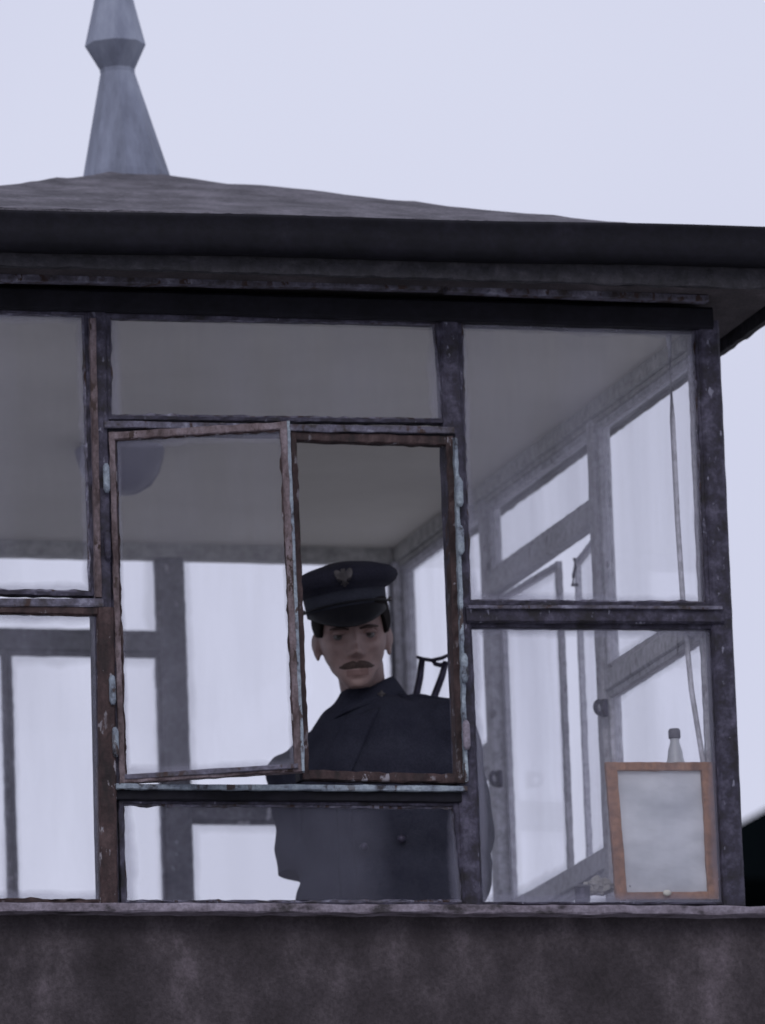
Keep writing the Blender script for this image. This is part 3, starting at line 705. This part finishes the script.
for s in (-1, 1):
    bm = bmesh.new(); c = HT @ V((s*.031, -.0615, .1085)); ell(bm, c, (.0115,)*3); 
    e1 = pmk('eye', bm, EYEW)
    bm = bmesh.new(); ell(bm, c+V((0, -.0085, 0)), (.0055, .0038, .0055)); pmk('iris', bm, EYED, e1)
    # upper lid fold and brow hair
    bm = bmesh.new(); tube(bm, [HT @ V((s*(.018+.027*t), -.076+.009*t*t, (.1135)+.004*math.sin(math.pi*t))) for t in [k/8 for k in range(9)]], [.0015+.0042*math.sin(math.pi*k/8) for k in range(9)], 8); pmk('eyelid', bm, SKIN)
    bm = bmesh.new(); tube(bm, [HT @ V((s*(.011+.038*t), -.0925+.013*t*t, (.1225)+.0035*math.sin(math.pi*t*.8))) for t in [k/10 for k in range(11)]], [.001+.0026*math.sin(math.pi*(k+1)/12) for k in range(11)], 8); pmk('eyebrow', bm, STACHE)
# moustache: drooping tapered mass over the upper lip
bm = bmesh.new(); N_ = 28; rows = []
for i in range(N_+1):
    t = 2*i/N_-1; x = t*.036; hgt = .0098*(1-abs(t)**2.4)*(1-.22*math.exp(-(t/.10)**2))+.001; zc = .0478-.0035*abs(t)**2-.0015*math.exp(-(t/.12)**2)
    hit = headbvh.ray_cast(HT @ V((x, -.2, zc)), (HT.to_3x3() @ V((0, 1, 0))).normalized()); ys = (HI @ hit[0]).y if hit[0] else -.087
    row = []
    for k in range(10):
        a = 2*math.pi*k/10; row.append(bm.verts.new(HT @ V((x, ys+.001-math.cos(a)*.0042*(1-.4*abs(t)), zc+math.sin(a)*hgt+random.gauss(0, .0005)))))
    rows.append(row)
for i in range(N_):
    for k in range(10): bm.faces.new((rows[i][k], rows[i][(k+1) % 10], rows[i+1][(k+1) % 10], rows[i+1][k]))
bm.faces.new(rows[0][::-1]); bm.faces.new(rows[-1]); pmk('moustache', bm, STACHE)
# hair: shell round sides and back of head, down to the ears
bm = bmesh.new(); hr = []
for j in range(26):
    row = []
    for i in range(96):
        a = 2*math.pi*i/96; da = abs(((a+math.pi) % (2*math.pi))-math.pi)    # 0 = face
        zmin = .172 if da < .62 else (.172-(da-.62)/.45*.064 if da < 1.07 else (.108 if da < 1.75 else max(.055, .108-(da-1.75)*.1)))
        z = zmin+(.195-zmin)*j/25; p = head_point(a, z); q = V((p.x, p.y-.01, 0)); 
        fct = 1+((.03+.075*1.25*math.exp(-((z-.130)/.024)**2)) if j > 0 else -.01)+.02*noise.noise(V((p.x*60, p.y*60, z*25)))
        row.append(bm.verts.new(HT @ V((p.x*fct, .005+(p.y-.005)*fct, z))))
    hr.append(row)
for j in range(25):
    for i in range(96): bm.faces.new((hr[j][i], hr[j][(i+1) % 96], hr[j+1][(i+1) % 96], hr[j+1][i]))
bm.faces.new(hr[-1]); pmk('hair', bm, HAIRM)
# peaked cap ---------------------------------------------------------------
CT = HT @ Matrix.Translation(V((-.006, .007, .155))) @ Matrix.Rotation(math.radians(-4.5), 4, 'Y') @ Matrix.Rotation(math.radians(-6), 4, 'X')
def capring(bm, prof, n=64):
    g = []
    for (rx, ry, z, oy) in prof:
        g.append([bm.verts.new(CT @ V((rx*math.sin(2*math.pi*k/n), oy-ry*math.cos(2*math.pi*k/n), z+(.012*math.cos(2*math.pi*k/n)*max(0, (z-.045)/.05) )))) for k in range(n)])
    for i in range(len(prof)-1):
        for k in range(n): bm.faces.new((g[i][k], g[i][(k+1) % n], g[i+1][(k+1) % n], g[i+1][k]))
    bm.faces.new(g[0][::-1]); bm.faces.new(g[-1])
bm = bmesh.new(); capring(bm, [(.082, .104, .034, .0), (.085, .107, .041, 0), (.099, .118, .047, -.002), (.109, .127, .054, -.003), (.1135, .131, .062, -.003), (.1125, .130, .070, -.003), (.104, .121, .078, -.001), (.083, .098, .085, .002), (.053, .063, .090, .004), (.02, .03, .092, .005)])
cap = pmk('cap', bm, CAPM)
bm = bmesh.new(); capring(bm, [(.080, .102, .0, 0), (.0815, .1055, .001, 0), (.084, .107, .038, 0), (.083, .105, .0385, 0)]); pmk('cap_band', bm, BANDM, cap)
bm = bmesh.new(); vt, vb = [], []
for i in range(33):
    a = math.radians(-72+144*i/32); r0 = (.0815, .1045)
    for lst, dz in ((vt, 0), (vb, -.0035)):
        row = []
        for k in range(7):
            t = k/6; ext = .062*math.cos(a)*math.cos(a/math.radians(72)*math.pi/2)**.6 if abs(a) < math.radians(71.9) else 0
            x = r0[0]*math.sin(a)*(1+.02*t); y = -(r0[1]*math.cos(a))-ext*t
            row.append(bm.verts.new(CT @ V((x, y+.001, 0.007-.032*t*(ext/.05 if ext else 0)-.008*t*t+dz))))
        lst.append(row)
for lst in (vt, vb):
    for i in range(32):
        for k in range(6): bm.faces.new((lst[i][k], lst[i+1][k], lst[i+1][k+1], lst[i][k+1]))
for i in range(32):
    bm.faces.new((vt[i][6], vt[i+1][6], vb[i+1][6], vb[i][6]))
pmk('visor', bm, VISORM, cap)
bm = bmesh.new(); tube(bm, [CT @ V((.0875*math.sin(a), -.1075*math.cos(a), 0.009+.003*math.cos(a))) for a in [math.radians(-80+160*k/24) for k in range(25)]], .0026, 8); pmk('chin_strap', bm, VISORM, cap)
for s in (-1, 1):
    bm = bmesh.new(); ell(bm, CT @ V((s*.089, -.02, .013)), (.0055, .0055, .0055), seg=12); pmk('strap_button', bm, SILVER, cap)
# eagle badge: spread wings, tail, small head
half = [(0, .019), (.003, .021), (.0045, .018), (.0035, .014), (.006, .013), (.009, .017), (.0145, .020), (.0185, .017), (.019, .010), (.0175, .002), (.015, -.006), (.0135, -.001), (.0125, -.009), (.0105, -.004), (.0095, -.011), (.007, -.005), (.005, -.010), (.009, -.016), (.006, -.017), (.004, -.013), (.0035, -.020), (0, -.022)]
outl = half+[(-x, z) for (x, z) in half[::-1][1:-1]]
capb = BVHTree.FromPolygons([v.co.copy() for v in cap.data.vertices], [tuple(p.vertices) for p in cap.data.polygons])
bm = bmesh.new(); cdir = (CT.to_3x3() @ V((0, 1, 0))).normalized(); fv, kv = [], []
for (x, z) in outl:
    o0 = CT @ V((x*.95-.002, -.3, z*.85+.062)); hh = capb.ray_cast(o0, cdir); q = hh[0] if hh[0] else o0+cdir*.17
    fv.append(bm.verts.new(q-cdir*.0065)); kv.append(bm.verts.new(q+cdir*.002))
f0 = bm.faces.new(fv); bm.faces.new(kv[::-1])
for i in range(len(outl)): bm.faces.new((fv[i], kv[i], kv[(i+1) % len(outl)], fv[(i+1) % len(outl)]))
pmk('badge', bm, SILVER, cap, False)

# coat -----------------------------------------------------------------------
PHI = math.radians(-30)
COAT = [(.52, .225, .185, .045, .02), (.75, .205, .165, .045, .02), (.98, .212, .15, .036, .02), (1.09, .198, .14, .034, .02), (1.135, .180, .133, .042, .02), (1.22, .190, .138, .04, .015), (1.33, .195, .132, .038, .015),
        (1.39, .185, .115, .036, .02), (1.43, .160, .10, .03, .022), (1.465, .120, .085, .02, .025), (1.495, .070, .070, .014, .026), (1.512, .054, .056, .012, .027)]
bm = bmesh.new(); g = []; nA = 64
for j in range(70):
    z = .52+(1.515-.52)*j/69; a, b, cx, cy = interp(COAT, z); row = []
    for i in range(nA):
        t = 2*math.pi*i/nA; p = V((a*math.copysign(abs(math.cos(t))**.9, math.cos(t)), b*math.sin(t), 0)); p.rotate(Matrix.Rotation(PHI, 3, 'Z'))
        row.append(bm.verts.new((cx+p.x, cy+p.y, z)))
    g.append(row)
for j in range(69):
    for i in range(nA): bm.faces.new((g[j][i], g[j][(i+1) % nA], g[j+1][(i+1) % nA], g[j+1][i]))
bm.faces.new(g[0][::-1]); bm.faces.new(g[-1])
limb(bm, [(-.035, .05, 1.44), (-.085, .08, 1.392), (-.150, .10, 1.350), (-.136, .095, 1.25)], [.045, .056, .060, .053])
tube(bm, [(-.136, .095, 1.27), (-.137, .093, 1.20), (-.139, .09, 1.137)], [.051, .054, .057], 20)
limb(bm, [(-.105, .06, 1.17), (-.06, .0, 1.06), (-.06, -.05, .95)], [.055, .05, .045])
limb(bm, [(.115, -.015, 1.445), (.175, -.045, 1.408), (.196, -.03, 1.27), (.203, -.02, 1.13), (.15, -.14, .94)], [.048, .064, .062, .058, .046])
cme = remesh(bm, .006, 5, .5)
nrms = [v.normal.copy() for v in cme.vertices]
for v, n in zip(cme.vertices, nrms):
    p = v.co.copy()
    fold = noise.noise(V((p.x*9+p.z*5, p.y*9, p.z*5-p.x*4)))*.008 - abs(noise.noise(V((p.x*7-p.z*6, p.y*7, p.z*8+p.x*9+4))))*.012+.003 + noise.noise(V((p.x*25, p.y*25, p.z*9)))*.0028
    fold += .004*math.sin(p.z*42+p.x*30+4*noise.noise(p*8))*max(0, abs(p.x-.04)-.09)*8
    v.co = p+n*fold
coat = mk('coat', cme, COATM, body, True, local=True)
cbv = BVHTree.FromPolygons([v.co.copy() for v in cme.vertices], [tuple(p.vertices) for p in cme.polygons])
def onsurf(x, z, off=0.0, d=V((0, 1, 0))):
    h = cbv.ray_cast(V((x, -1, z)), d); 
    return (h[0]+h[1]*off) if h[0] else V((x, -.1, z))
def patch(name, fn, nu, nv, mat, th, parent, off=.002):
    bm = bmesh.new(); F1, B1 = [], []
    for j in range(nv+1):
        F1.append([]); B1.append([])
        for i in range(nu+1):
            x, z = fn(i/nu, j/nv); edge = (i in (0, nu) or j in (0, nv))
            F1[-1].append(bm.verts.new(onsurf(x, z, off+(th*.6 if edge else th)))); B1[-1].append(bm.verts.new(onsurf(x, z, -.002)))
    for j in range(nv):
        for i in range(nu):
            bm.faces.new((F1[j][i], F1[j][i+1], F1[j+1][i+1], F1[j+1][i]))
    for j in range(nv):
        bm.faces.new((F1[j][0], F1[j+1][0], B1[j+1][0], B1[j][0])); bm.faces.new((F1[j][nu], B1[j][nu], B1[j+1][nu], F1[j+1][nu]))
    for i in range(nu):
        bm.faces.new((F1[0][i], B1[0][i], B1[0][i+1], F1[0][i+1])); bm.faces.new((F1[nv][i], F1[nv][i+1], B1[nv][i+1], B1[nv][i]))
    return pmk(name, bm, mat, parent)
def lp2(a, b, t): return (a[0]+(b[0]-a[0])*t, a[1]+(b[1]-a[1])*t)
def quadfn(c): return lambda u, v: lp2(lp2(c[0], c[1], u), lp2(c[3], c[2], u), v)
patch('lapel', quadfn([(.035, 1.455), (-.035, 1.44), (-.10, 1.33), (-.04, 1.29)]), 16, 20, COATM, .005, coat)
patch('front_overlap', quadfn([(-.06, 1.32), (-.035, 1.30), (-.02, 1.0), (-.06, 1.0)]), 8, 30, COATM, .004, coat)
# turned-down collar: two wings round the neck, open in front left
bm = bmesh.new(); RO, RI = [], []
NC = 48
for i in range(NC+1):
    t = i/NC; a = math.radians(-118 + 305*t)   # around the neck, gap at front-left
    c = V((-.002, .028, 0))
    tip = min(t, 1-t); wide = .034+.024*math.exp(-(tip/.10)**2)+.010*math.sin(a)
    x, y = math.sin(a), -math.cos(a)
    zt = 1.506+.037*math.cos(a-math.radians(100)); sq = 1-.27*max(0, -math.sin(a))
    q = [(.056, zt-.012), (.059, zt), (.064, zt+.001), (.070, zt-.006), (.082, zt-wide*.6), (.093, zt-wide), (.089, zt-wide-.002), (.07, zt-.035)]
    RO.append([bm.verts.new((c.x+x*r*1.06*sq, c.y+y*r, z)) for (r, z) in q])
for i in range(NC):
    for k in range(8): bm.faces.new((RO[i][k], RO[i][(k+1) % 8], RO[i+1][(k+1) % 8], RO[i+1][k]))
bm.faces.new(RO[0][::-1]); bm.faces.new(RO[-1])
bmesh.ops.recalc_face_normals(bm, faces=bm.faces)
tmp = [(v.co.copy()) for v in bm.verts]; cbvh2 = BVHTree.FromBMesh(bm)
collar = pmk('collar', bm, COATM, coat)
def star(bm, c, R_, n=4, inner=.5, th=.003):
    o1 = [V((math.sin(math.pi*k/n)*(R_ if k % 2 == 0 else R_*inner), 0, math.cos(math.pi*k/n)*(R_ if k % 2 == 0 else R_*inner))) for k in range(2*n)]
    f = [bm.verts.new(V(c)+p) for p in o1]; b = [bm.verts.new(V(c)+p+V((0, th*2, 0))) for p in o1]; t = bm.verts.new(V(c)+V((0, -th, 0)))
    for k in range(2*n):
        bm.faces.new((f[k], f[(k+1) % (2*n)], t)); bm.faces.new((f[k], b[k], b[(k+1) % (2*n)], f[(k+1) % (2*n)]))
h = cbvh2.ray_cast(V((.04, -1, 1.492)), V((0, 1, 0))); hp_ = h[0] if h[0] else onsurf(.04, 1.492)
bm = bmesh.new(); star(bm, hp_+V((0, -.005, 0)), .0095); pmk('collar_badge', bm, SILVER, coat, False)
for (x, z) in ((-.005, 1.26), (-.005, 1.16), (.075, 1.27), (.07, 1.17)):
    bm = bmesh.new(); p = onsurf(x, z, .006); ell(bm, p, (.009, .005, .009), seg=14); pmk('button', bm, IRON, coat)
# epaulette on his left shoulder
bm = bmesh.new(); top, bot_ = [], []
for i in range(11):
    t = i/10; x0, y0 = .075+.115*t, -.0-.03*t
    for lst, o_ in ((top, .006), (bot_, -.003)):
        row = []
        for s in (-1, 0, 1):
            hh = cbv.ray_cast(V((x0, y0+s*.024, 2)), V((0, 0, -1))); p = hh[0] if hh[0] else V((x0, y0, 1.45))
            row.append(bm.verts.new(p+V((0, 0, o_))))
        lst.append(row)
for i in range(10):
    for k in range(2):
        bm.faces.new((top[i][k], top[i][k+1], top[i+1][k+1], top[i+1][k])); bm.faces.new((bot_[i][k], bot_[i+1][k], bot_[i+1][k+1], bot_[i][k+1]))
    bm.faces.new((top[i][0], top[i+1][0], bot_[i+1][0], bot_[i][0])); bm.faces.new((top[i][2], bot_[i][2], bot_[i+1][2], top[i+1][2]))
bm.faces.new(top[0]+bot_[0][::-1]); bm.faces.new(top[-1][::-1]+bot_[-1]); pmk('epaulette', bm, COATM, coat)
# trousers, boots
bm = bmesh.new()
for s, hx, hy in ((-1, -.05, .06), (1, .12, .0)):
    limb(bm, [(hx, hy, .88), (hx+s*.01, hy-.01, .50), (hx+s*.015, hy+.02, .14)], [.105, .075, .062])
pmk('trousers', remesh(bm, .008), TROUS)
for s, hx, hy in ((-1, -.05, .06), (1, .12, .0)):
    bm = bmesh.new(); limb(bm, [(hx+s*.015, hy+.02, .22), (hx+s*.015, hy+.025, .06)], [.055, .05]); limb(bm, [(hx+s*.016, hy+.04, .048), (hx+s*.022, hy-.06, .045), (hx+s*.032, hy-.165, .038)], [.048, .046, .037])
    r = remesh(bm, .006)
    for v in r.vertices: v.co.z = max(v.co.z, 0.0)
    pmk('boot', r, BOOTM)

# ------------------------------------------------------------------ rifle slung behind the shoulder (person's local frame -> world)
PM = Matrix.Translation(PERS) @ Matrix.Rotation(PROT, 4, 'Z')
YR = .15
def L2(x, z, y=YR): return PM @ V((x, y, z+.95+.012))
rl_ = thing('rifle', 'rifle with folding wire stock slung behind the guard, butt rising past his shoulder', 'rifle', tuple(L2(.06, .1)))
bm = bmesh.new(); tube(bm, [L2(.128, .640), L2(.122, .60), L2(.107, .54), L2(.07, .40)], [.0065, .0075, .008, .008], 8); mk('stock_strut', bm, IRON, rl_, True)
bm = bmesh.new(); tube(bm, [L2(.178, .632), L2(.168, .60), L2(.143, .54), L2(.09, .40)], [.0065, .0075, .008, .008], 8); mk('stock_strut', bm, IRON, rl_, True)
bm = bmesh.new(); tube(bm, [L2(.116, .645), L2(.128, .640), L2(.148, .636), L2(.17, .640), L2(.188, .648), L2(.191, .67)], [.003, .0042, .0042, .0042, .004, .003], 8); tube(bm, [L2(.150, .636), L2(.155, .628), L2(.165, .625), L2(.182, .628)], [.004, .005, .005, .004], 8); mk('butt_plate', bm, IRON, rl_, True)
bm = bmesh.new()
def lbar(bm, p, q, w, d): 
    A, B = L2(*p), L2(*q); t = (B-A).normalized(); dd = (PM.to_3x3() @ V((0, 1, 0))); bar(bm, A, B, t.cross(dd), dd, w, d, jit=0)
lbar(bm, (.095, .42), (.0, .14), .055, .035); mk('receiver', bm, IRON, rl_)
bm = bmesh.new(); lbar(bm, (-.001, .137), (-.05, -.01), .042, .036); mk('handguard', bm, WOODR, rl_)
bm = bmesh.new(); tube(bm, [L2(-.04, .0, YR+.018), L2(-.13, -.27, YR+.018)], .008, 10); mk('barrel', bm, IRON, rl_, True)
bm = bmesh.new(); lbar(bm, (.03, .20), (.10, .06), .04, .022); mk('magazine', bm, IRON, rl_)

# ------------------------------------------------------------------ dark roofed house behind, past the right corner
YH = 14.0
P0 = at(737, 824, YH); P1 = at(765, 809, YH)
sl_ = (P1.z-P0.z)/(P1.x-P0.x)
hx0 = P0.x; W_ = 9.0; ez = P0.z; dz = sl_*W_/2
hs = thing('house', 'dark roofed house rising behind the right corner of the booth', 'house', (hx0+W_/2, YH+4, GZ))
bm = bmesh.new(); box(bm, (hx0+.3, YH+.3, GZ), (hx0+W_-.3, YH+8, ez-.05)); mk('wall', bm, ROOFD, hs)
bm = bmesh.new(); rv = []
for y in (YH, YH+8.3):
    rv.append([bm.verts.new(p) for p in ((hx0, y, ez), (hx0+W_/2, y, ez+dz), (hx0+W_, y, ez), (hx0+W_, y, ez-.2), (hx0, y, ez-.2))])
bm.faces.new(rv[0]); bm.faces.new(rv[1][::-1])
for k in range(5): bm.faces.new((rv[0][k], rv[1][k], rv[1][(k+1) % 5], rv[0][(k+1) % 5]))
mk('roof', bm, ROOFD, hs)
for o in bpy.data.objects:
    if 'root_loc' in o: del o['root_loc']
